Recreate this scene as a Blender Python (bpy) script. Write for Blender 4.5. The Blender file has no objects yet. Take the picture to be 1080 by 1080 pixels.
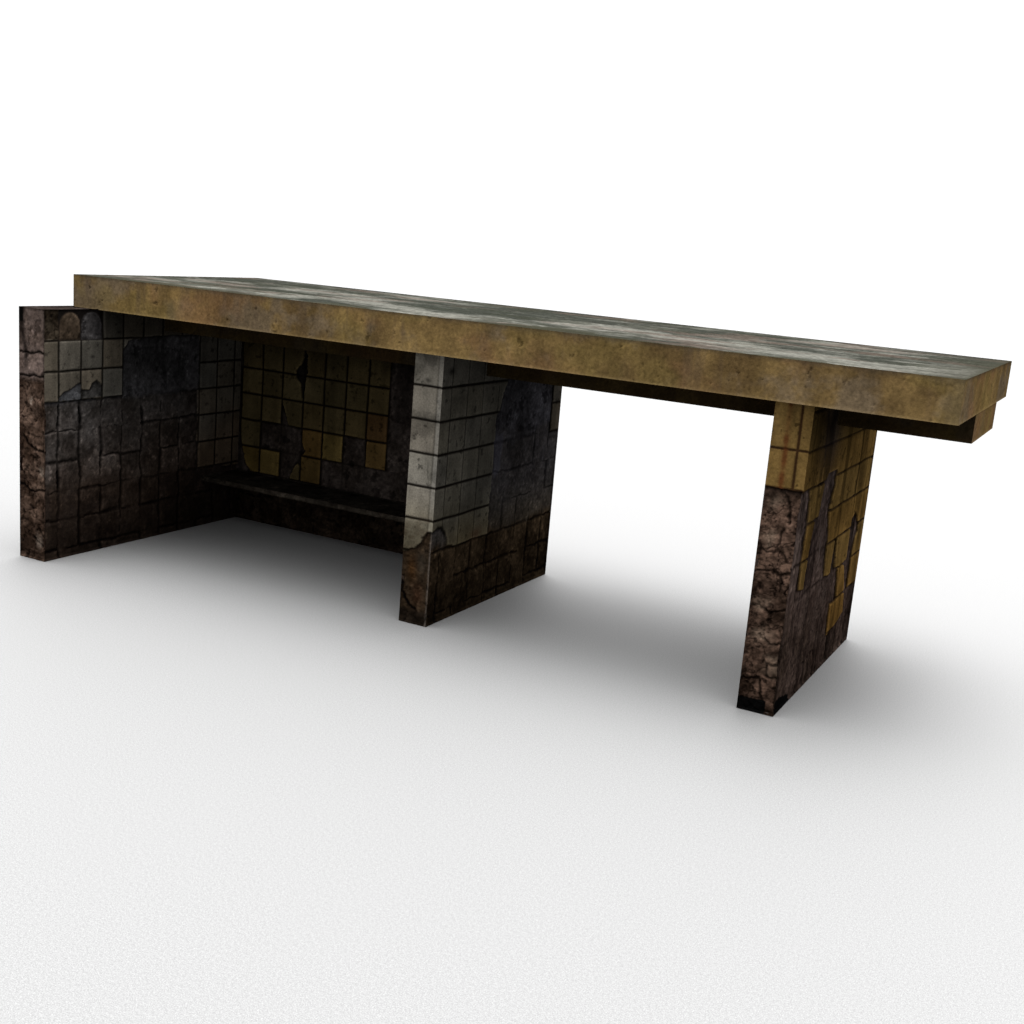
import bpy, math
import numpy as np

# ------------------------------------------------------------------ scene
scene = bpy.context.scene
scene.view_settings.view_transform = 'Standard'
scene.view_settings.look = 'None'
scene.view_settings.exposure = 0
scene.cycles.max_bounces = 8
C = scene.collection

# ------------------------------------------------------------------ noise tools (numpy)
def hsh(ix, iy, seed):
    h = (ix.astype(np.int64) * 374761393 + iy.astype(np.int64) * 668265263 + seed * 1442695041) & 0xFFFFFFFF
    h = ((h ^ (h >> 13)) * 1274126177) & 0xFFFFFFFF
    h = ((h ^ (h >> 16)) * 2246822519) & 0xFFFFFFFF
    h = h ^ (h >> 15)
    return (h & 0xFFFFFF) / float(0xFFFFFF)

def vnoise(u, v, seed):
    iu, iv = np.floor(u), np.floor(v)
    fu, fv = u - iu, v - iv
    su = fu * fu * fu * (fu * (fu * 6 - 15) + 10)
    sv = fv * fv * fv * (fv * (fv * 6 - 15) + 10)
    a, b = hsh(iu, iv, seed), hsh(iu + 1, iv, seed)
    c, d = hsh(iu, iv + 1, seed), hsh(iu + 1, iv + 1, seed)
    return (a * (1 - su) + b * su) * (1 - sv) + (c * (1 - su) + d * su) * sv

def fbm(u, v, scale, seed, octs=5, rough=.55, su=1.0, sv=1.0):
    s, amp, tot, f = 0, 1.0, 0, scale
    for k in range(octs):
        s = s + amp * vnoise(u * f * su + 17.3 * k, v * f * sv - 9.1 * k, seed + k * 31)
        tot += amp; amp *= rough; f *= 2.03
    return s / tot

def worley(u, v, scale, seed, su=1.0, sv=1.0):
    u, v = u * scale * su, v * scale * sv
    iu, iv = np.floor(u), np.floor(v)
    f1 = np.full(u.shape, 9.0); f2 = np.full(u.shape, 9.0); cid = np.zeros(u.shape)
    for dx in (-1, 0, 1):
        for dy in (-1, 0, 1):
            cx, cy = iu + dx, iv + dy
            px, py = cx + .1 + .8 * hsh(cx, cy, seed), cy + .1 + .8 * hsh(cx, cy, seed + 7)
            d = np.hypot(u - px, v - py)
            near = d < f1
            f2 = np.where(near, f1, np.minimum(f2, d))
            cid = np.where(near, hsh(cx, cy, seed + 13), cid)
            f1 = np.where(near, d, f1)
    return f1, f2 - f1, cid

def sst(a, b, x):
    t = np.clip((x - a) / (b - a), 0, 1)
    return t * t * (3 - 2 * t)

def sdpoly(u, v, poly):
    d = np.full(u.shape, 1e9); inside = np.zeros(u.shape, bool)
    n = len(poly)
    for i in range(n):
        ax, ay = poly[i]; bx, by = poly[(i + 1) % n]
        ex, ey = bx - ax, by - ay
        t = np.clip(((u - ax) * ex + (v - ay) * ey) / (ex * ex + ey * ey + 1e-12), 0, 1)
        d = np.minimum(d, np.hypot(u - ax - t * ex, v - ay - t * ey))
        if ey != 0:
            inside ^= ((ay > v) != (by > v)) & (u < ex * (v - ay) / ey + ax)
    return np.where(inside, -d, d)

def sdline(u, v, pts):
    d = np.full(u.shape, 1e9)
    for (ax, ay), (bx, by) in zip(pts, pts[1:]):
        ex, ey = bx - ax, by - ay
        t = np.clip(((u - ax) * ex + (v - ay) * ey) / (ex * ex + ey * ey + 1e-12), 0, 1)
        d = np.minimum(d, np.hypot(u - ax - t * ex, v - ay - t * ey))
    return d

def rect(a, b, c, d):
    return [(a, c), (b, c), (b, d), (a, d)]

class Surf:
    """colour and inward depth of one face, composited layer by layer"""
    def __init__(self, u, v):
        self.u, self.v = u, v
        self.col = np.zeros(u.shape + (3,)); self.dep = np.zeros(u.shape)
    def mix(self, m, col, dep=None):
        m = np.clip(m, 0, 1)
        col = np.asarray(col, float)
        self.col = self.col * (1 - m[..., None]) + col * m[..., None]
        if dep is not None:
            self.dep = self.dep * (1 - m) + dep * m
    def mul(self, f):
        self.col = self.col * (f[..., None] if np.ndim(f) == 2 else np.asarray(f))

def colr(a, b, t):
    t = np.clip(t, 0, 1)[..., None]
    return np.asarray(a, float) * (1 - t) + np.asarray(b, float) * t

def seam_dist(x, seams):
    s = np.asarray(seams)
    i = np.searchsorted(s, x)
    lo = s[np.clip(i - 1, 0, len(s) - 1)]; hi = s[np.clip(i, 0, len(s) - 1)]
    return np.minimum(np.abs(x - lo), np.abs(x - hi)), i

def tiles(S, mask, us, vs, base, seed, var=.18, w=.012, grout=(.018, .015, .012), tint=(1.1, .98, .85), bev=.006, narrow=1.0):
    """glazed tiles in a grid of seams, with sunk grout lines; mask 0..1 says where they still hold"""
    u, v = S.u, S.v
    wu = u + (fbm(u, v, 3, seed + 3, 2) - .5) * .012
    wv = v + (fbm(u, v, 3, seed + 5, 2) - .5) * .012
    du, iu = seam_dist(wu, us); dv, iv = seam_dist(wv, vs)
    d = np.minimum(du * narrow, dv)
    cell = hsh(iu, iv, seed); cell2 = hsh(iu, iv, seed + 3)
    tone = 1 + (cell - .5) * 2 * var
    c = np.asarray(base) * tone[..., None] * colr((1, 1, 1), tint, cell2)
    stain = fbm(u, v, 5, seed + 11, 5, .6)
    streak = fbm(u, v, 9, seed + 17, 4, .6, 1, .12)
    c = c * (.55 + .85 * stain)[..., None] * (.62 + .72 * streak)[..., None]
    spot = sst(.68, .76, fbm(u, v, 17, seed + 23, 4, .6)); c = c * (1 - .55 * spot)[..., None]
    g = 1 - sst(w * .5, w, d)
    edge = np.exp(-(d / (w * 2.2)) ** 2)
    c = c * (1 - .25 * edge)[..., None]
    c = colr(c, grout, g)
    dep = bev * (1 - sst(w * .45, w * 1.5, d)) + (cell2 - .5) * .002
    S.mix(mask, c, dep)
    return d

def cracks(S, pts_list, w, depth=.008, seed=1, dark=.15):
    u, v = S.u, S.v
    wu = u + (fbm(u, v, 14, seed, 4) - .5) * .05
    wv = v + (fbm(u, v, 14, seed + 9, 4) - .5) * .05
    for p in pts_list:
        d = sdline(wu, wv, p)
        m = np.exp(-(d / w) ** 2)
        S.col *= (1 - (1 - dark) * m)[..., None]
        S.dep += depth * m

def rubble(S, mask, seed, scale, lo, hi, depth=.016, su=1., sv=1., crack=.075, partial=True):
    """broken masonry: lumpy stones with open joints"""
    u, v = S.u, S.v
    wu = u + (fbm(u, v, 4, seed, 4) - .5) * .16
    wv = v + (fbm(u, v, 4, seed + 5, 4) - .5) * .16
    f1, e, cid = worley(wu, wv, scale, seed + 9, su, sv)
    n = fbm(u, v, 9, seed + 2, 6, .62)
    n2 = fbm(u, v, 30, seed + 4, 4, .6)
    low = fbm(u, v, 1.8, seed + 6, 3)
    k = 1 - sst(0, crack, e)
    if partial:
        k = k * sst(.46, .66, fbm(u, v, 4, seed + 8, 3))
    rid = 1 - np.abs(fbm(u, v, 8, seed + 14, 5, .6) - .5) * 2.0          # ridged breaks
    rid = np.clip((rid - .55) / .45, 0, 1)
    lump = fbm(u, v, 6.5, seed + 16, 6, .58)
    c = colr(lo, hi, np.clip(.10 + 1.15 * (n - .34) + .35 * (cid - .5) + .5 * (low - .5) + .55 * (lump - .5), 0, 1))
    c = c * (.55 + .9 * n2)[..., None]
    c = c * (1 - .80 * k)[..., None] * (1 - .55 * rid ** 6)[..., None]
    pit = sst(.64, .72, fbm(u, v, 20, seed + 12, 4, .6)) * .6
    c = c * (1 - pit)[..., None]
    blk = hsh(np.floor(wu * 4.2 * su + .4 * np.floor(wv * 5.5)), np.floor(wv * 5.5 * sv), seed + 51); c = c * (.78 + .44 * blk)[..., None]
    dep = depth * (.1 + 1.5 * (1 - lump) * (1 - .3 * n)) + .012 * k + .006 * pit + .010 * (cid - .5) + .006 * rid ** 4
    S.mix(mask, c, np.maximum(dep, .001))

def plaster(S, mask, seed, a, b, depth=.008):
    u, v = S.u, S.v
    n = fbm(u, v, 3.2, seed, 6, .6); m = fbm(u, v, 26, seed + 3, 4, .65)
    st = fbm(u, v, 10, seed + 7, 4, .6, 1, .15)
    c = colr(a, b, (n - .30) * 2.3) * (.30 + 1.25 * m)[..., None] * (.60 + .75 * st)[..., None]
    scr = sst(.68, .76, fbm(u, v, 12, seed + 21, 4, .62)); drk = sst(.62, .72, fbm(u, v, 8, seed + 23, 5, .62))
    c = c * (1 + .8 * scr)[..., None] * (1 - .5 * drk)[..., None]
    S.mix(mask, c, depth * (1.4 - n) + .005 * (1 - m) + .004 * drk)

def worn_tiles(S, mask, us, vs, seed, a, b):
    """rows of tile beds whose glaze has fallen: square imprints in rough mortar, joints open here and there"""
    u, v = S.u, S.v
    wu = u + (fbm(u, v, 7, seed, 4, .6) - .5) * .055
    wv = v + (fbm(u, v, 7, seed + 3, 4, .6) - .5) * .055
    du, iu = seam_dist(wu, us); dv, iv = seam_dist(wv, vs)
    vs_ = np.asarray(vs); hi = vs_[np.clip(iv, 0, len(vs_) - 1)]
    us_ = np.asarray(us); ri = us_[np.clip(iu, 0, len(us_) - 1)]
    right_seam = (ri - wu) < .5 * (ri - us_[np.clip(iu - 1, 0, len(us_) - 1)])
    eu = hsh(iu + right_seam, iv, seed + 41); ev = hsh(iu, iv + ((hi - wv) < .14), seed + 43)   # one value per joint
    n1 = fbm(u, v, 6, seed + 5, 3); n2 = fbm(u, v, 5, seed + 6, 3)
    wid_u = .022 * sst(.35, .9, eu * .6 + n1 * .7); wid_v = .018 * sst(.40, .95, ev * .6 + n2 * .7)
    # upper corners of a bed are worn round
    rc = np.clip(.05 - du, 0, 1) ** 2 + np.clip(.05 - np.abs(hi - wv), 0, 1) ** 2
    corner = sst(.0026, .0036, rc) * (hsh(iu, iv, seed + 47) > .45)
    g = np.maximum(np.exp(-(du / (wid_u + 1e-3)) ** 2) * (wid_u > .003), np.exp(-(dv / (wid_v + 1e-3)) ** 2) * (wid_v > .003))
    g = np.maximum(g, corner * .8)
    n = fbm(u, v, 7, seed + 9, 6, .65); m = fbm(u, v, 34, seed + 2, 4, .65); big = fbm(u, v, 2.2, seed + 4, 3)
    cell = hsh(iu, iv, seed + 21)
    c = colr(a, b, (n - .30) * 1.9 + (cell - .5) * .35 + (big - .5) * .8) * (.35 + 1.25 * m)[..., None]
    scr = sst(.69, .76, fbm(u, v, 16, seed + 25, 3, .6))
    c = c * (1 + .9 * scr)[..., None]
    c = c * (1 - .66 * g)[..., None]
    S.mix(mask, c, .006 + .010 * g + .016 * (1 - n))

def blur(x, n):
    for ax in (0, 1):
        k = min(n, (x.shape[ax] - 1) // 2)
        if k < 1: continue
        pad = [(0, 0), (0, 0)]; pad[ax] = (k + 1, k)
        c = np.cumsum(np.pad(x, pad, mode='edge'), axis=ax)
        L = x.shape[ax]
        x = (np.take(c, range(2 * k + 1, 2 * k + 1 + L), axis=ax) - np.take(c, range(0, L), axis=ax)) / (2 * k + 1)
    return x

def ragged(S, sd, seed, amp=.03, freq=9, soft=.005):
    u, v = S.u, S.v
    s = sd + (fbm(u, v, freq, seed, 4, .6) - .5) * 2 * amp
    return 1 - sst(-soft, soft, s), np.exp(-(np.maximum(s, -.004) / .012) ** 2) * (s > -.012), s

# ------------------------------------------------------------------ dimensions (metres)
H = 2.4
SX0, SX1, SY0, SY1, SZ1 = -1.740, 6.585, 1.071, 3.835, 2.712     # roof slab
BY0, BY1, BZ0 = 1.972, 3.204, 2.179                              # beam below it
LX0, LX1, LY0, LY1 = -1.737, -1.403, .415, 3.585                 # end wall
MX0, MX1, MY0, MY1 = 2.1409, 2.4249, 1.2147, 3.585               # middle pier
RX0, RX1, RY0, RY1 = 5.2905, 5.5805, 1.1636, 3.613               # right pier
WY0, WY1 = 3.181, 3.575                                          # back wall
ROWS = [.08 - .29, .08, .375, .66, .95, 1.245, 1.535, 1.825, 2.115, 2.405, 2.8]
YROWS = [-.3, 0, .28, .565, .86, 1.163, 1.458, 1.747, 2.045, 2.34, 2.7]

GREY = (.206, .193, .165)
YEL = (.225, .135, .040)
BR_LO, BR_HI = (.020, .0135, .010), (.128, .092, .074)

# ------------------------------------------------------------------ faces
def grime_low(S, top, seed, k=.75):
    z = S.v + (fbm(S.u, S.v, 2.5, seed, 4) - .5) * .5
    S.mul(1 - k * (1 - sst(0, top, z)))

def end_wall_inner(u, v):                                        # u = y, v = z
    S = Surf(u, v); one = np.ones(u.shape)
    us = [.30 + .275 * k for k in range(-1, 14)]; us[1] = .33
    us = [.0, .315, .59, .86, 1.135, 1.405, 1.68, 1.955, 2.24, 2.52, 2.80, 3.085, 3.37, 3.65]
    plaster(S, one, 11, (.060, .058, .060), (.135, .130, .138), .010)
    ww, _, _ = ragged(S, sdpoly(u, v, rect(.2, 2.5, -.2, 1.53)), 12, .05, 4, .03)
    worn_tiles(S, ww, us, ROWS, 14, (.060, .052, .047), (.150, .135, .128))
    low, _, _ = ragged(S, sdpoly(u, v, rect(.2, 4, -.2, .70)), 19, .10, 3, .08)
    worn_tiles(S, low * .75, us, ROWS, 23, (.040, .032, .027), (.105, .085, .070))
    m1, e1, _ = ragged(S, sdpoly(u, v, [(.3, 1.538), (1.40, 1.533), (1.405, 1.98), (1.47, 2.09), (1.75, 2.12), (2.5, 2.13), (2.5, 2.6), (.3, 2.6)]), 31, .022, 9, .009)
    S.mul(1 - .7 * e1)
    tiles(S, m1, us, ROWS, np.array(GREY) * .88, 5, .14)
    m2, e2, _ = ragged(S, sdpoly(u, v, [(2.515, .66), (3.4, .62), (3.4, 2.6), (2.5, 2.6)]), 37, .03, 8, .012)
    S.mul(1 - .6 * e2)
    tiles(S, m2, us, ROWS, np.array(GREY) * .82, 6, .15)
    # the worn top row
    t1, e, _ = ragged(S, sdpoly(u, v, rect(.3, .59, 2.125, 2.6)), 41, .012, 8)
    rubble(S, t1, 42, 14, (.028, .020, .013), (.16, .125, .088), .010)
    for a, b, c0, c1, sd in ((.60, .85, (.075, .052, .034), (.15, .108, .075), 44), (.87, 1.125, (.06, .055, .055), (.15, .14, .14), 46)):
        # arched tile bed
        q = [(a, 2.12), (b, 2.12)] + [((a + b) / 2 + (b - a) / 2 * math.cos(t), 2.255 + .125 * math.sin(t)) for t in np.linspace(0, math.pi, 9)]
        back, _, _ = ragged(S, sdpoly(u, v, rect(a - .01, b + .01, 2.118, 2.6)), sd, .006, 9)
        S.mix(back, (.022, .018, .016), .014)
        mm, ee, _ = ragged(S, sdpoly(u, v, q), sd + 1, .007, 9, .012)
        plaster(S, mm, sd, c0, c1, .006)
    # broken corners in the lowest row of the light tiles
    for q, c0, c1, sd in (([(.60, 1.58), (.65, 1.62), (.72, 1.635), (.82, 1.69), (.855, 1.69), (.86, 1.545), (.60, 1.545)], (.12, .12, .125), (.22, .22, .235), 51),
                          ([(.875, 1.63), (.97, 1.62), (1.00, 1.68), (1.06, 1.715), (1.125, 1.66), (1.125, 1.55), (.875, 1.55)], (.06, .058, .055), (.13, .122, .115), 53)):
        mm, ee, _ = ragged(S, sdpoly(u, v, q), sd, .010, 14)
        S.mul(1 - .85 * ee)
        plaster(S, mm, sd, c0, c1, .014)
    d = np.hypot(u - 1.0, (v - 1.95) * 1.8); S.mul(1 - .7 * np.exp(-(d / .028) ** 2))
    cracks(S, [[(.59, 1.5), (.60, 1.30)], [(.86, 1.46), (.875, 1.33)], [(.6, .85), (.6, .7)], [(1.135, 1.0), (1.14, .85)], [(1.68, 1.4), (1.7, 1.22)]], .016, .010, 3)
    S.mul(1 - .5 * sst(2.09, 2.14, v) * sst(1.08, 1.20, u))  # roof shade over the top row, painted into the colour
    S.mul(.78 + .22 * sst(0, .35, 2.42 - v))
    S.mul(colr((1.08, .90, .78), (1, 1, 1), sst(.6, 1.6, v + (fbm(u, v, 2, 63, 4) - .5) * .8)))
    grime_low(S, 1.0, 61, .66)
    return S

def end_wall_front(u, v):                                        # u = x
    S = Surf(u, v); one = np.ones(u.shape)
    rubble(S, one, 71, 2.6, (.030, .0195, .0145), (.150, .106, .085), .026, 1, .9, .02)
    up = sst(1.70, 1.80, v)
    plaster(S, up * .75, 73, (.075, .060, .055), (.150, .122, .116), .010)
    cracks(S, [[(-1.74, 2.0), (-1.60, 1.985), (-1.40, 2.01)], [(-1.74, 1.775), (-1.55, 1.78), (-1.40, 1.77)],
               [(-1.72, 1.18), (-1.62, 1.10), (-1.52, 1.07), (-1.40, 1.075)], [(-1.73, .98), (-1.725, .86)],
               [(-1.73, .72), (-1.62, .665), (-1.50, .68), (-1.40, .70)], [(-1.57, .215), (-1.45, .13)]], .014, .010, 75, .12)
    for (x, z, r, a) in ((-1.50, .19, .035, .8), (-1.46, .86, .03, .5), (-1.60, 1.53, .02, .8), (-1.53, .23, .02, .6)):
        d = np.hypot((u - x), (v - z) * .7) + (fbm(u, v, 20, 78, 3) - .5) * .05
        S.mix(np.exp(-(np.maximum(d, 0) / r) ** 2) * a, (.27, .23, .20))
    st = np.exp(-((u + 1.69 + .03 * np.sin(v * 9)) / .035) ** 2) * sst(1.7, 2.0, v)
    S.mul(1 - .8 * st)
    S.mul(1 - .75 * np.exp(-((u + 1.418) / .012) ** 2) * sst(1.5, 1.7, v))
    k = ((u < -1.700) & (v > 2.27)).astype(float)
    S.mix(k, (.004, .004, .004))
    gl = 1 - .35 * (1 - sst(0, .5, v)); S.mul(gl)
    return S

def end_wall_top(u, v):
    S = Surf(u, v)
    rubble(S, np.ones(u.shape), 81, 5, (.030, .022, .018), (.105, .08, .07), .010)
    return S

def mid_front(u, v):                                             # u = x
    S = Surf(u, v); one = np.ones(u.shape)
    plaster(S, one, 91, (.055, .040, .030), (.150, .112, .088), .012)
    rubble(S, one * .55, 93, 5, (.030, .022, .017), (.17, .115, .080), .012)
    o = np.exp(-(np.hypot((u - 2.24) * 1.3, (v - .50) * .7) / .07) ** 2); S.mix(o * .55, (.17, .085, .035))
    o = np.exp(-(np.hypot((u - 2.30), (v - .27) * .6) / .06) ** 2); S.mix(o * .45, (.15, .070, .045))
    o = np.exp(-(np.hypot((u - 2.33), (v - .56) * .6) / .06) ** 2); S.mix(o * .5, (.10, .095, .095))
    q = [(2.0, 2.7), (2.6, 2.7), (2.6, .875), (2.40, .85), (2.33, .80), (2.29, .72), (2.26, .665), (2.13, .655), (2.0, .655)]
    m, e, s = ragged(S, sdpoly(u, v, q), 95, .035, 13)
    br = np.exp(-(s / .012) ** 2) * (.35 + .65 * sst(.4, .6, fbm(u, v, 8, 99, 2)))
    tiles(S, m, [1.5, 2.05, 2.52, 3], ROWS, np.array([.222, .205, .172]) * 1.05, 8, .09, .013, tint=(1.02, .98, .95))
    S.mul(1 - .88 * br)
    # vertical trim strip at the right arris
    x = u - (2.379 + .01 * (fbm(u, v, 2, 5, 2) - .5))
    S.mul(1 - .42 * np.exp(-(x / .010) ** 2) * m)
    S.mix(.5 * sst(0, .012, x) * m * (1 - np.exp(-(seam_dist(v, ROWS)[0] / .014) ** 2)), (.30, .285, .255))
    d = np.hypot(u - 2.28, (v - 2.165) * 1.5); S.mul(1 - .65 * np.exp(-(d / .03) ** 2))
    br2 = sst(.40, .62, fbm(u, v, 6, 86, 5, .62)) * (1 - sst(.72, 1.10, v)); S.mix(br2 * .75 * m, (.085, .062, .045))
    S.mul(1 - .35 * sst(.5, .66, fbm(u, v, 4, 85, 5, .62)) * m)
    tint = sst(.75, 1.25, v); S.mul(colr((1.0, .97, .82), (1, 1, 1), tint))
    sc = sdline(u + (fbm(u, v, 20, 97, 3) - .5) * .03, v, [(2.34, 1.46), (2.35, 1.28)]); S.mul(1 - .4 * np.exp(-(sc / .007) ** 2))
    cracks(S, [[(2.145, .42), (2.17, .24), (2.23, .155), (2.30, .13)]], .014, .008, 98, .12)
    S.mix((1 - sst(.10, .15, v + .03 * (fbm(u, v, 6, 96, 3) - .5))) * .7, (.026, .021, .018))
    lo = sst(.25, .85, v + (fbm(u, v, 4, 88, 4) - .5) * .5); S.mul(.60 + .40 * lo)
    S.mul(1 - .5 * sst(.45, .6, fbm(u, v, 5, 87, 5, .6)) * (1 - sst(.7, 1.05, v)))
    ed = np.exp(-((u - 2.412) / .010) ** 2) * (1 - m); S.mix(ed * .5, (.20, .18, .165))
    return S

def mid_side(u, v):                                              # u = y
    S = Surf(u, v); one = np.ones(u.shape)
    us = [.9, 1.385, 1.665, 1.945, 2.24, 2.52, 2.80, 3.09, 3.395, 3.7]
    plaster(S, one, 101, (.050, .048, .053), (.135, .130, .148), .010)
    w, _, _ = ragged(S, sdpoly(u, v, rect(2.2, 3.7, .55, 1.6)), 103, .12, 4, .08)
    worn_tiles(S, w * .7, us, ROWS, 105, (.045, .040, .038), (.125, .112, .108))
    w, _, _ = ragged(S, sdpoly(u, v, rect(1, 3.7, -.2, .70)), 107, .08, 4, .05)
    worn_tiles(S, w, us, ROWS, 109, (.034, .026, .021), (.110, .085, .068))
    p = sdpoly(u, v, [(2.22, 1.60), (2.42, 1.62), (2.40, 1.30), (2.30, 1.20), (2.22, 1.3)])
    m, _, _ = ragged(S, p, 110, .03, 8, .02); S.mix(m * .6, (.12, .118, .150))
    q = [(1.1, 2.7), (3.1, 2.7), (3.1, 2.12), (2.42, 2.118), (2.33, 2.0), (2.30, 1.83), (2.235, 1.80), (2.235, .66), (1.60, .665), (1.50, .70), (1.44, .81), (1.35, .88), (1.26, .87), (1.1, .84)]
    m, e, s = ragged(S, sdpoly(u, v, q), 111, .030, 9, .014)
    S.mul(1 - .55 * e)
    tiles(S, m, us, ROWS, np.array(GREY) * .80, 12, .12, .014, tint=(1.03, 1.0, .92), narrow=2.6)
    # fine vertical grout lines stay faint on this side
    q = [(3.40, 1.53), (3.7, 1.53), (3.7, 2.15), (3.40, 2.15)]
    m3, e3, _ = ragged(S, sdpoly(u, v, q), 113, .008, 8)
    S.mul(1 - .8 * e3)
    tiles(S, m3, us, ROWS, np.array(GREY) * .62, 13, .1, .013)
    br = sdline(u + (fbm(u, v, 12, 118, 3) - .5) * .03, v + (fbm(u, v, 12, 119, 3) - .5) * .03, [(1.21, .85), (1.30, .885), (1.38, .87), (1.44, .80)])
    S.mul(1 - .85 * np.exp(-(br / .016) ** 2))
    d = np.hypot((u - 1.36) * .6, (v - 2.25)) ; S.mul(1 - .85 * np.exp(-(d / .035) ** 2))
    rs = np.exp(-(np.hypot((u - 2.0) * .5, v - .72) / .05) ** 2); S.mix(rs * .5, (.10, .04, .025))
    S.mul(colr((1.0, .94, .74), (1, 1, 1), sst(.6, 1.2, v)))
    grime_low(S, .75, 115, .62)
    ed = np.exp(-((u - 1.226) / .010) ** 2) * (v < .85); S.mix(ed * .45, (.17, .155, .14))
    return S

def right_front(u, v):                                           # u = x
    S = Surf(u, v); one = np.ones(u.shape)
    rubble(S, one, 121, 5.0, (.024, .0155, .0115), (.155, .103, .080), .036, 1, .8, .02)
    low = fbm(u, v, 3.2, 122, 4)
    S.mul(.45 + 1.1 * low)
    cracks(S, [[(5.3, 1.1), (5.43, 1.12), (5.48, 1.10), (5.6, 1.13)], [(5.49, 1.09), (5.51, 1.05), (5.50, .97)],
               [(5.30, .82), (5.36, .84), (5.42, .80), (5.50, .81), (5.59, .86)], [(5.39, .61), (5.47, .55), (5.61, .59)],
               [(5.48, .30), (5.48, .39), (5.59, .40)], [(5.48, .30), (5.60, .29)], [(5.29, .24), (5.43, .27), (5.47, .1)],
               [(5.46, 1.70), (5.50, 1.62), (5.49, 1.5)], [(5.30, 1.32), (5.36, 1.25), (5.45, 1.27)], [(5.46, 1.45), (5.44, 1.3), (5.52, 1.2)]], .011, .012, 123, .30)
    for (x, z, r, a) in ((5.40, .60, .055, .55), (5.36, 1.36, .05, .5), (5.38, 1.66, .05, .4), (5.54, .36, .05, .45), (5.50, .44, .03, .5), (5.36, .86, .04, .4)):
        d = np.hypot((u - x) * .8, (v - z)) + (fbm(u, v, 16, 124, 4) - .5) * .10
        S.mix(np.exp(-(np.maximum(d, 0) / r) ** 2) * a, (.215, .165, .130))
    m = (v > 1.752).astype(float) * 1.0
    m, e, s = ragged(S, 1.752 - v, 125, .006, 10)
    S.mul(1 - .8 * np.exp(-(s / .02) ** 2))
    tiles(S, m, [5.0, 5.494, 5.9], [1.3, 1.756, 2.052, 2.5], np.array([.205, .128, .043]) * .66, 17, .04, .011, grout=(.03, .015, .007), tint=(1.02, 1, .95))
    x = u - (5.403 + .018 * (fbm(u, v, 3, 126, 3) - .5))
    rust = np.exp(-(x / .021) ** 2) * m * (.45 + .75 * sst(.35, .65, fbm(u, v, 7, 127, 3, .5, .4, 1)))
    S.mix(np.clip(rust * .95, 0, .9), (.085, .030, .010))
    S.mix(np.exp(-((u - 5.494) / .012) ** 2) * m * .55, (.045, .022, .009))
    S.mul(1 - .35 * np.exp(-((u - 5.43) / .05) ** 2) * m * sst(2.1, 2.35, v))
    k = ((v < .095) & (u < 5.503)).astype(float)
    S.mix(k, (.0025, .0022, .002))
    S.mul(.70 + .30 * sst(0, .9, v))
    return S

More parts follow.
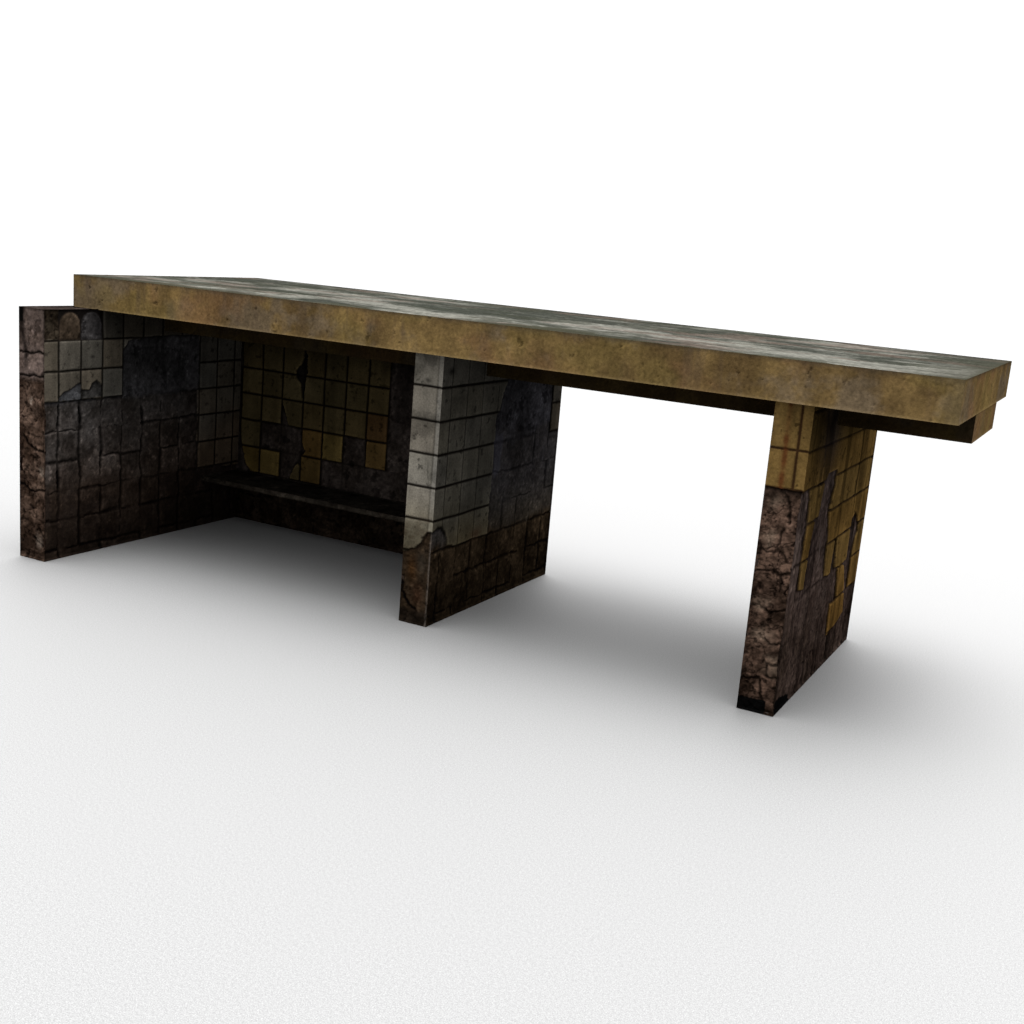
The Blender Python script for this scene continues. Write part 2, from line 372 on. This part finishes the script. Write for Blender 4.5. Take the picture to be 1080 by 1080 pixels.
def right_side(u, v):                                            # u = y
    S = Surf(u, v); one = np.ones(u.shape)
    n = fbm(u, v, 5, 131, 5, .6, 1, .35)
    plaster(S, one, 132, (.042, .028, .024), (.155, .112, .100), .016)
    st = fbm(u, v, 7, 133, 5, .62, 1, .16)
    S.mul(.15 + 1.65 * st)
    wl = sst(.60, .68, fbm(u, v, 9, 145, 4, .6, 1.2, .14)); S.mix(wl * .4, (.20, .165, .150))
    bk = sst(.56, .66, fbm(u, v, 6, 146, 4, .6, 1.4, .14)); S.mul(1 - .65 * bk)
    lowm = 1 - sst(.55, .95, v + (fbm(u, v, 2, 134, 3) - .5) * .4)
    rubble(S, lowm * .8, 135, 3.2, (.026, .018, .014), (.118, .088, .074), .016, 1.2, .5, .06)
    us = [.9, 1.42, 1.9, 2.30, 2.68, 3.085, 3.30, 3.9]
    worn_tiles(S, sst(.42, .6, fbm(u, v, 2.4, 147, 4)) * .8, us, YROWS, 148, (.040, .027, .023), (.150, .112, .098))
    rubble(S, sst(.45, .6, fbm(u, v, 3.0, 149, 4, .6, 1.5, .6)) * .65, 150, 6, (.030, .020, .017), (.150, .112, .100), .022, 1.4, .6, .04)
    band = [(1.55, 2.6), (2.05, 2.6), (1.98, 2.14), (2.23, 1.79), (2.24, 1.66), (2.13, 1.49), (2.24, 1.2), (2.3, .2), (1.62, .2), (1.65, 1.23), (1.77, 1.50), (1.83, 1.73), (1.93, 1.81), (1.80, 2.2)]
    polys = [[(1.0, 1.75), (4, 1.73), (4, 2.7), (1.0, 2.7)],
             [(1.40, 1.735), (1.835, 1.735), (1.77, 1.475), (1.455, 1.475)],
             [(1.46, 1.46), (1.665, 1.455), (1.60, 1.17), (1.425, 1.17)],
             [(1.43, 1.155), (1.595, 1.15), (1.59, .91), (1.45, .935)],
             [(2.20, 1.74), (4, 1.74), (4, 1.468), (2.12, 1.468)],
             [(2.12, 1.46), (4, 1.46), (4, 1.168), (2.15, 1.168)],
             [(2.19, 1.158), (2.49, 1.158), (2.46, .86), (2.27, .885)],
             [(2.58, 1.158), (3.05, 1.158), (3.09, .862), (2.66, .875)],
             [(3.36, 1.10), (3.42, 1.158), (4, 1.158), (4, .862), (3.27, .862)],
             [(3.27, .85), (4, .85), (4, .55), (3.29, .565)],
             [(2.78, .852), (3.01, .85), (3.17, .555), (2.88, .565)],
             [(2.66, .55), (3.18, .55), (3.23, .36), (3.10, .32), (2.70, .255)]]
    sd = np.full(u.shape, 9.)
    for q in polys: sd = np.minimum(sd, sdpoly(u, v, q))
    hole = sdpoly(u, v, band)
    hole = np.minimum(hole, sdpoly(u, v, [(3.06, 1.24), (3.18, 1.30), (3.38, 1.16), (3.40, 1.08), (3.06, .85)]))
    # bare band is only grimy, not bare, in its topmost part
    sd = np.maximum(sd, -np.where(v > 1.80, 9., hole))
    m, e, s = ragged(S, sd, 137, .018, 7, .006)
    S.mul(1 - .6 * e)
    Y = np.array([.205, .130, .044]) * .80
    tiles(S, m, [.5, 4.5], YROWS, Y, 19, .05, .011, grout=(.062, .038, .016), tint=(1.05, .97, .85))
    # dark cracks and rain streaks
    wv = u + (fbm(u, v, 6, 139, 3) - .5) * .06
    for pts, w, a in (([(3.04, 2.02), (3.07, 1.75), (3.03, 1.50)], .032, .85), ([(3.05, 1.50), (3.04, 1.2)], .012, .5), ([(1.62, 2.3), (1.72, 1.95)], .03, .6)):
        S.mul(1 - a * np.exp(-(sdline(wv, v, pts) / w) ** 2))
    g = np.exp(-((wv - 1.85) / .30) ** 2) * sst(1.60, 2.15, v)
    S.mix(g * .80, (.040, .033, .036))
    g2 = np.exp(-((wv - 1.40) / .20) ** 2) * sst(1.70, 1.80, v)
    S.mul(1 - .35 * g2)
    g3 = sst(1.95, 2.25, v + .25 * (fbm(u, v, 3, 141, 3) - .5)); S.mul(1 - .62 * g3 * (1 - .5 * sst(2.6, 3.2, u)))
    S.mul(1 - .50 * sst(.45, .62, fbm(u, v, 6, 142, 5, .62, 1, .10)))
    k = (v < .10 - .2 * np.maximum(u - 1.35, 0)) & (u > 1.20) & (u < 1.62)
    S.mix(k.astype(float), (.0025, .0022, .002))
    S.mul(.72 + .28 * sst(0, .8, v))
    return S

def back_wall_face(u, v):                                        # u = x
    S = Surf(u, v); one = np.ones(u.shape)
    plaster(S, one, 151, (.075, .057, .046), (.185, .148, .132), .010)
    us = [-1.6, -1.375, -1.085, -.80, -.51, -.228, .055, .345, .62, .905, 1.19, 1.475, 1.76, 2.05, 2.4]
    polys = [rect(-1.37, .618, 1.165, 2.7), rect(-1.37, -1.09, .572, 1.2), rect(-1.085, -.803, .572, .858),
             rect(-.508, -.232, .56, 1.2), rect(-.225, .045, .866, 1.2), rect(.352, .617, .866, 1.2), [(-.56, .76), (-.50, .72), (-.50, .56), (-.67, .56)],
             rect(1.20, 2.2, 1.46, 2.7), rect(1.48, 2.05, .86, 1.46)]
    sd = np.full(u.shape, 9.)
    for q in polys: sd = np.minimum(sd, sdpoly(u, v, q))
    holes = [[(-.51, 2.02), (-.47, 1.96), (-.465, 1.80), (-.50, 1.66), (-.505, 1.50), (-.525, 1.50), (-.55, 1.66), (-.61, 1.72), (-.63, 1.79), (-.55, 1.86)], [(-.80, 1.40), (-.74, 1.29), (-.70, 1.17), (-.79, 1.13)],
             [(-1.34, .82), (-1.28, .64), (-1.19, .56), (-1.52, .51), (-1.53, .94), (-1.36, .95)], [(-.52, 1.10), (-.49, .97), (-.44, .92), (-.50, .86), (-.6, .9)]]
    for q in holes: sd = np.maximum(sd, -sdpoly(u, v, q))
    m, e, s = ragged(S, sd, 153, .020, 13)
    S.mul(1 - .75 * e)
    base = np.array([.235, .185, .092]) * np.ones(u.shape + (1,))
    ii = np.searchsorted(us, u); jj = np.searchsorted(YROWS, v)
    def cell(x, z): return ((ii == np.searchsorted(us, x)) & (jj == np.searchsorted(YROWS, z)))[..., None]
    base = np.where(cell(.5, 1.3), np.array([.27, .165, .075]), base)
    base = np.where(cell(.5, 1.0), np.array([.34, .215, .080]), base)
    base = np.where(cell(-.35, 1.0) | cell(-.35, .7), np.array([.33, .215, .080]), base)
    base = np.where(cell(-.1, 1.0) | cell(-1.2, .7) | cell(-.95, .7), np.array([.35, .255, .090]), base)
    tiles(S, m, us, YROWS, base, 21, .16, .014, grout=(.020, .014, .009), tint=(1.05, .97, .86))
    for q in holes[:1]:
        S.mul(1 - .55 * ragged(S, sdpoly(u, v, q), 155, .03, 12, .01)[0])
    # beds of lost tiles keep their outline
    bed, iu = seam_dist(u, us); bedv, _ = seam_dist(v, YROWS)
    k = np.exp(-(np.minimum(bed, bedv) / .010) ** 2) * (1 - m) * (v > .56) * (u < .36)
    S.mul(1 - .5 * k)
    for (x, z, r, a) in ((.95, .60, .035, .8), (.38, .66, .08, .35), (.72, 1.32, .05, .35)):
        d = np.hypot(u - x, v - z) + (fbm(u, v, 14, 156, 4) - .5) * .08
        S.mix(np.exp(-(np.maximum(d, 0) / r) ** 2) * a, (.26, .22, .20))
    lowm = (v < .53).astype(float)
    rubble(S, lowm, 157, 3.5, (.040, .028, .020), (.150, .112, .085), .014)
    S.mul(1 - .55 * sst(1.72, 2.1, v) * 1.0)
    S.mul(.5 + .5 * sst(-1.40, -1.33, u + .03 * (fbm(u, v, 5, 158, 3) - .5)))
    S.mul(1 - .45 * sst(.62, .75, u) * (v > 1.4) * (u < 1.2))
    return S

def weathered(seed):
    def f(u, v):
        S = Surf(u, v)
        plaster(S, np.ones(u.shape), seed, (.060, .050, .045), (.150, .130, .120), .006)
        rubble(S, (1 - sst(.6, 1.0, v + (fbm(u, v, 2, seed, 3) - .5) * .5)), seed + 3, 4, BR_LO, BR_HI, .010)
        return S
    return f

def ochre(u, v, seed, zref, h, wet=1.0):
    """ochre stained concrete of the roof edges; v is the height"""
    S = Surf(u, v)
    n = fbm(u, v, 3.2, seed, 6, .60); n2 = fbm(u, v, 1.1, seed + 3, 4)
    n3 = fbm(u, v, 11, seed + 5, 5, .6); fine = fbm(u, v, 45, seed + 7, 3, .6)
    st = fbm(u, v, 5.5, seed + 9, 4, .6, 1, .25)
    c = colr((.098, .063, .026), (.180, .119, .046), (n - .28) * 2.0)
    c = colr(c, (.128, .096, .062), sst(.48, .68, fbm(u, v, 2.4, seed + 11, 5, .6)) * .75)     # mauve grey stains
    c = colr(c, (.165, .092, .042), sst(.52, .70, fbm(u, v, 1.7, seed + 13, 5)) * .60)     # rusty
    c = colr(c, (.155, .112, .036), sst(.55, .70, fbm(u, v, 2.0, seed + 15, 3)) * .40)     # mossy yellow
    c = c * (.80 + .40 * n3)[..., None] * (.72 + .56 * fine)[..., None] * (1 + wet * (.84 * st - .42))[..., None]
    drip = sst(.56, .70, fbm(u, v, 4.5, seed + 27, 4, .6, 1.3, .10)) * sst(-.05, .3, v - zref + .15 * n2)
    c = colr(c, np.array((.075, .052, .036)), drip * .38 * wet)
    blk = hsh(np.floor(u / .83 + .3 * n2), np.zeros(u.shape), seed)
    c = c * (.92 + .18 * blk)[..., None]
    pit = sst(.76, .84, fbm(u, v, 15, seed + 19, 4, .55))
    c = c * (1 - .35 * pit)[..., None]
    top = np.exp(-((zref + h - v) / (.015 + .05 * fbm(u, v, 4, seed + 21, 3) ** 2)) ** 2)
    S.mix(np.ones(u.shape), c, .004 * (1 - n3) + .005 * pit)
    S.mix(top * .45, (.060, .050, .035))
    bot = np.exp(-((v - zref) / .018) ** 2)
    S.mix(bot * .35 * fbm(u, v, 6, seed + 23, 3), (.26, .19, .09))
    return S

def roof_front(u, v): return ochre(u, v, 201, H, .312)
def roof_end(u, v):
    S = ochre(u, v, 231, H, .312, .35); S.mul(.92 + 0 * u); return S
def beam_end(u, v):
    S = ochre(u, v, 232, BZ0, .6, .35); S.mul(.88 + 0 * u); return S

def roof_top(u, v):                                              # u = x, v = y : long streaks
    S = Surf(u, v)
    w = v + (fbm(u, v, 1.6, 251, 5) - .5) * .7
    s1 = fbm(u, w, 1.0, 253, 6, .62, .9, 3.2)
    s2 = fbm(u, w, 1.0, 255, 5, .6, 1.6, 9)
    p = fbm(u, v, 1.5, 257, 5, .6, .6, 1.3)
    fine = fbm(u, v, 28, 259, 4, .65)
    t = v - SY0
    bright = (s1 - .5) * 2.6 + (s2 - .5) * 1.3 + (p - .5) * 3.0 + .50 - .60 * sst(1.1, 1.9, t + (p - .5) * .9) - .25 * sst(.5, .65, fbm(u, v, 1.1, 269, 5, .6, .7, 1.6))
    c = colr((.046, .049, .040), (.190, .187, .162), bright * .85 + .04)
    c = colr(c, (.150, .105, .085), sst(.52, .68, fbm(u, v, 2.2, 261, 4, .6, .5, 1.5)) * .40)
    c = colr(c, (.038, .041, .029), sst(.53, .62, fbm(u, w, 1, 263, 5, .6, 1.1, 3.0)) * .60)
    c = c * (.40 + 1.15 * fine)[..., None]
    S.mix(np.ones(u.shape), c, .006 * (1 - s1) + .006 * (1 - fine))
    wav = .05 + 1.3 * np.clip(fbm(u, v * 0, 1.5, 265, 4, .5) - .42, 0, 1)
    S.mix((1 - sst(wav * .6, wav, t)) * .85, (.045, .045, .030))
    e = np.minimum(np.abs(SX1 - u), np.abs(u - SX0))
    S.mix(np.exp(-(e / (.02 + .10 * fbm(u, v, 2.2, 267, 4) ** 2)) ** 2) * .7, (.050, .047, .030))
    er = np.exp(-((SX1 - u) / .35) ** 2); S.mix(er * .6, (.055, .054, .040))
    return S

def soffit(u, v):
    S = Surf(u, v)
    plaster(S, np.ones(u.shape), 271, (.05, .045, .035), (.11, .095, .07), .004)
    return S
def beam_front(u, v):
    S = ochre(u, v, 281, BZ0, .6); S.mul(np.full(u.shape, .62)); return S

def bench_top(u, v):
    S = Surf(u, v)
    plaster(S, np.ones(u.shape), 301, (.018, .015, .012), (.050, .042, .034), .006); return S
def bench_front(u, v):
    S = Surf(u, v)
    plaster(S, np.ones(u.shape), 305, (.070, .056, .044), (.170, .142, .112), .008)
    rubble(S, sst(.5, .62, fbm(u, v, 2.2, 307, 4)) * .5, 309, 7, (.04, .028, .02), (.15, .11, .085), .014)
    S.dep *= .4
    S.mix((1 - sst(.508, .518, v - .006 * fbm(u, v, 3, 311, 4))) * .7, (.022, .017, .013))
    return S

# ------------------------------------------------------------------ materials and mesh building
GAIN = dict(end_wall_inner=.24, end_wall_front=.50, end_wall_top=.16, mid_front=.36, mid_side=.22, right_front=.53, right_side=.34,  # albedo per face; the shade on inner faces is partly painted in here
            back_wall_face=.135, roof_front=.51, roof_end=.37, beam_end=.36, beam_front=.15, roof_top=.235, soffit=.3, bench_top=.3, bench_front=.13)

WARM = dict(end_wall_front=(3, 4), mid_front=(.6, .9), mid_side=(.6, 1.0), right_front=(1.70, 1.76), right_side=(.3, 1.6), back_wall_face=(.3, .6))
CAV = dict(right_front=55, right_side=80, end_wall_front=90, mid_front=70, end_wall_inner=110, mid_side=110, back_wall_face=110,
           roof_front=35, roof_end=35, beam_end=35, beam_front=35, roof_top=40)

def wall_material(name, fine=55, bump=.35, rough=.9, spec=.15):
    m = bpy.data.materials.new(name); m.use_nodes = True
    nt = m.node_tree; N = nt.nodes; L = nt.links
    b = N['Principled BSDF']
    at = N.new('ShaderNodeAttribute'); at.attribute_name = 'Tint'
    tc = N.new('ShaderNodeTexCoord')
    n1 = N.new('ShaderNodeTexNoise'); n1.inputs['Scale'].default_value = fine; n1.inputs['Detail'].default_value = 6; n1.inputs['Roughness'].default_value = .65
    n2 = N.new('ShaderNodeTexNoise'); n2.inputs['Scale'].default_value = 7; n2.inputs['Detail'].default_value = 5
    L.new(tc.outputs['Object'], n1.inputs['Vector']); L.new(tc.outputs['Object'], n2.inputs['Vector'])
    r1 = N.new('ShaderNodeMapRange'); r1.inputs[1].default_value = .3; r1.inputs[2].default_value = .7; r1.inputs[3].default_value = .72; r1.inputs[4].default_value = 1.25
    L.new(n1.outputs['Fac'], r1.inputs[0])
    mx = N.new('ShaderNodeVectorMath'); mx.operation = 'SCALE'
    L.new(at.outputs['Color'], mx.inputs[0]); L.new(r1.outputs[0], mx.inputs['Scale'])
    L.new(mx.outputs[0], b.inputs['Base Color'])
    r2 = N.new('ShaderNodeMapRange'); r2.inputs[3].default_value = rough - .12; r2.inputs[4].default_value = min(1, rough + .08)
    L.new(n2.outputs['Fac'], r2.inputs[0]); L.new(r2.outputs[0], b.inputs['Roughness'])
    b.inputs['Specular IOR Level'].default_value = spec
    bp = N.new('ShaderNodeBump'); bp.inputs['Strength'].default_value = bump; bp.inputs['Distance'].default_value = .006
    L.new(n1.outputs['Fac'], bp.inputs['Height']); L.new(bp.outputs[0], b.inputs['Normal'])
    return m

def block(name, x0, x1, y0, y1, z0, z1, faces, mat, parent, res=None, default=None):
    """a closed block whose six sides are finely gridded, sunk and coloured by the functions in `faces`"""
    res = res or {}
    V, F, COL = [], [], []
    off = 0
    spec = {'-x': (0, x0, 1), '+x': (0, x1, -1), '-y': (1, y0, 1), '+y': (1, y1, -1), '-z': (2, z0, 1), '+z': (2, z1, -1)}
    lo, hi = (x0, y0, z0), (x1, y1, z1)
    for key, (ax, val, inward) in spec.items():
        fn = faces.get(key, default)
        r = res.get(key, .03)
        a, b = [i for i in range(3) if i != ax]
        nu = max(2, int(round((hi[a] - lo[a]) / r)) + 1); nv = max(2, int(round((hi[b] - lo[b]) / r)) + 1)
        uu, vv = np.meshgrid(np.linspace(lo[a], hi[a], nu), np.linspace(lo[b], hi[b], nv), indexing='ij')
        S = fn(uu, vv)
        S.mul(GAIN.get(fn.__name__, .62))
        if fn.__name__ in WARM: S.mul(colr((1.02, .95, .88), (1, 1, 1), sst(*WARM[fn.__name__], vv)))
        if r < .02:                                              # occlusion painted into the colour: hollows darker, raised grain lighter
            cav = S.dep - blur(blur(S.dep, int(.022 / r)), int(.022 / r))
            S.mul(np.clip(np.exp(-np.clip(cav, -.02, .02) * CAV.get(fn.__name__, 60)), .3, 1.9))
        e = np.minimum(np.minimum(uu - lo[a], hi[a] - uu), np.minimum(vv - lo[b], hi[b] - vv))
        dep = np.clip(S.dep, 0, .04) * sst(0, .014, e)
        P = np.zeros((nu, nv, 3)); P[..., a] = uu; P[..., b] = vv; P[..., ax] = val + inward * dep
        idx = np.arange(nu * nv).reshape(nu, nv) + off
        q = np.stack([idx[:-1, :-1], idx[1:, :-1], idx[1:, 1:], idx[:-1, 1:]], -1).reshape(-1, 4)
        # orientation: (a,b,ax) cyclic?
        flip = (inward == 1)
        if ax == 1: flip = not flip
        if flip: q = q[:, ::-1]
        V.append(P.reshape(-1, 3)); F.append(q); COL.append(np.clip(S.col, .001, 1).reshape(-1, 3)); off += nu * nv
    V = np.concatenate(V); F = np.concatenate(F); COL = np.concatenate(COL)
    # weld the coincident border vertices of neighbouring sides only where they match exactly
    me = bpy.data.meshes.new(name)
    me.vertices.add(len(V)); me.vertices.foreach_set('co', V.astype(np.float32).ravel())
    me.loops.add(F.size); me.loops.foreach_set('vertex_index', F.astype(np.int32).ravel())
    me.polygons.add(len(F))
    me.polygons.foreach_set('loop_start', np.arange(0, F.size, 4, dtype=np.int32))
    at = me.attributes.new('Tint', 'FLOAT_COLOR', 'POINT')
    at.data.foreach_set('color', np.concatenate([COL, np.ones((len(COL), 1))], 1).astype(np.float32).ravel())
    me.update(calc_edges=True); me.validate()
    me.materials.append(mat)
    o = bpy.data.objects.new(name, me); C.objects.link(o)
    o.parent = parent
    o.location = (-parent.location.x, -parent.location.y, -parent.location.z)
    return o

m_tile = wall_material('tiled masonry', 60, .30, .9, .0)
m_rough = wall_material('broken masonry', 45, .45, .95, .0)
m_conc = wall_material('stained concrete', 40, .35, .95, .0)

shelter = bpy.data.objects.new('bus_shelter', None); C.objects.link(shelter)
shelter.location = (2.4, 2.4, 0)
shelter.empty_display_size = .5
shelter['label'] = 'derelict tiled concrete bus shelter with a long flat ochre roof on three wall piers'
shelter['category'] = 'bus shelter'

def lab(o, text): o['label'] = text

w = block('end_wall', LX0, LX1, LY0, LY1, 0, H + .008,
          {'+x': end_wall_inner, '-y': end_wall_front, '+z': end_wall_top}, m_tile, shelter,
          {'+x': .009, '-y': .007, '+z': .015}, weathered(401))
lab(w, 'long dark end wall with worn grey tiles, reaching out past the roof')
p1 = block('pier', MX0, MX1, MY0, MY1, 0, H + .004, {'-y': mid_front, '+x': mid_side}, m_tile, shelter,
           {'-y': .006, '+x': .008}, weathered(411))
lab(p1, 'middle pier faced with pale grey tiles above dark broken plaster')
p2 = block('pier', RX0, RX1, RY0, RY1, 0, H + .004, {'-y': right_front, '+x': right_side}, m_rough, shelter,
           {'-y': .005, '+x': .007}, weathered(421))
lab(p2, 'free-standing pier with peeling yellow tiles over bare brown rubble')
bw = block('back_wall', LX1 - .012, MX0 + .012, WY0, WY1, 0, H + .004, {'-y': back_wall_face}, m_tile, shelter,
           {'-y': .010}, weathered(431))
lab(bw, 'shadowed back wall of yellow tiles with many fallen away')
sl = block('roof_slab', SX0, SX1, SY0, SY1, H, SZ1, {'-y': roof_front, '+y': roof_front, '+x': roof_end, '-x': roof_end, '+z': roof_top, '-z': soffit},
           m_conc, shelter, {'-y': .009, '+x': .009, '+z': .016, '-z': .05, '+y': .03})
lab(sl, 'ochre stained roof slab with a grey streaked top')
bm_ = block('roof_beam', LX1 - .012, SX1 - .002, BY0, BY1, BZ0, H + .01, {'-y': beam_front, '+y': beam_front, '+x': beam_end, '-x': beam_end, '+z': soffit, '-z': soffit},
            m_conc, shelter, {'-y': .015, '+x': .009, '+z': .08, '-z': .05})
bn = block('bench', LX1 - .010, MX0 + .010, 2.585, WY0 + .012, .508, .562, {'-y': bench_front, '+z': bench_top}, m_rough, shelter,
           {'-y': .008, '+z': .015}, bench_top)
lab(bn, 'narrow dark ledge bench along the back wall')

# ------------------------------------------------------------------ ground
GA = .0855
me = bpy.data.meshes.new('ground')
g = 600.0
me.from_pydata([(-g, -g, 0), (g, -g, 0), (g, g, 0), (-g, g, 0)], [], [(0, 1, 2, 3)])
gr = bpy.data.objects.new('ground', me); C.objects.link(gr)
gr.location = (0, 0, -.003)
gr['kind'] = 'structure'
gm = bpy.data.materials.new('pale smooth ground'); gm.use_nodes = True
nt = gm.node_tree; N = nt.nodes; L = nt.links; b = N['Principled BSDF']
tc = N.new('ShaderNodeTexCoord')
n1 = N.new('ShaderNodeTexNoise'); n1.inputs['Scale'].default_value = 55; n1.inputs['Detail'].default_value = 4; n1.inputs['Roughness'].default_value = 1.0
L.new(tc.outputs['Object'], n1.inputs['Vector'])
n2 = N.new('ShaderNodeTexNoise'); n2.inputs['Scale'].default_value = 160; n2.inputs['Detail'].default_value = 1
L.new(tc.outputs['Object'], n2.inputs['Vector'])
def rng(src, lo, hi):
    mr = N.new('ShaderNodeMapRange'); mr.inputs[1].default_value = .33; mr.inputs[2].default_value = .67; mr.inputs[3].default_value = lo; mr.inputs[4].default_value = hi
    L.new(src, mr.inputs[0]); return mr.outputs[0]
mm = N.new('ShaderNodeMath'); mm.operation = 'MULTIPLY'
L.new(rng(n1.outputs['Fac'], GA * .82, GA * 1.18), mm.inputs[0]); L.new(rng(n2.outputs['Fac'], .80, 1.20), mm.inputs[1])
L.new(mm.outputs[0], b.inputs['Base Color'])
b.inputs['Roughness'].default_value = .74; b.inputs['Specular IOR Level'].default_value = .27
me.materials.append(gm)

# ------------------------------------------------------------------ white studio sky, weighted overhead
wd = bpy.data.worlds.new('World'); scene.world = wd; wd.use_nodes = True
nt = wd.node_tree; N = nt.nodes; L = nt.links
bg = N['Background']
HOR = 1.04
def mth(op, a, b=None):
    n = N.new('ShaderNodeMath'); n.operation = op
    for i, x in enumerate((a, b)):
        if x is None: continue
        if isinstance(x, (int, float)): n.inputs[i].default_value = x
        else: L.new(x, n.inputs[i])
    return n.outputs[0]
tc = N.new('ShaderNodeTexCoord')
st = HOR
for axis, power, gain in (((0, .38, 1.0), 2.0, 7.4), ((0, .04, 1.0), 14.0, 32.0), ((-.5, -1.0, .5), 4.0, .9)):      # broad glow, overhead lobe, and an added front-left fill for the front faces
    dp = N.new('ShaderNodeVectorMath'); dp.operation = 'DOT_PRODUCT'
    ax = np.array(axis); ax = ax / np.linalg.norm(ax)
    L.new(tc.outputs['Generated'], dp.inputs[0]); dp.inputs[1].default_value = tuple(ax)
    k = mth('POWER', mth('MAXIMUM', dp.outputs['Value'], 0.0), power)
    st = mth('ADD', mth('MULTIPLY', k, gain), st)
bg.inputs['Color'].default_value = (1, 1, 1, 1)
L.new(st, bg.inputs['Strength'])

# ------------------------------------------------------------------ camera
cd = bpy.data.cameras.new('Camera'); cam = bpy.data.objects.new('Camera', cd); C.objects.link(cam)
cd.sensor_width = 36; cd.lens = 1290.5 / 1080 * 36
cd.clip_start = .05; cd.clip_end = 3000
cam.location = (7.69989, -7.65894, 3.37059)
cam.rotation_euler = (1.35309, -0.08153, 0.48904)
scene.camera = cam
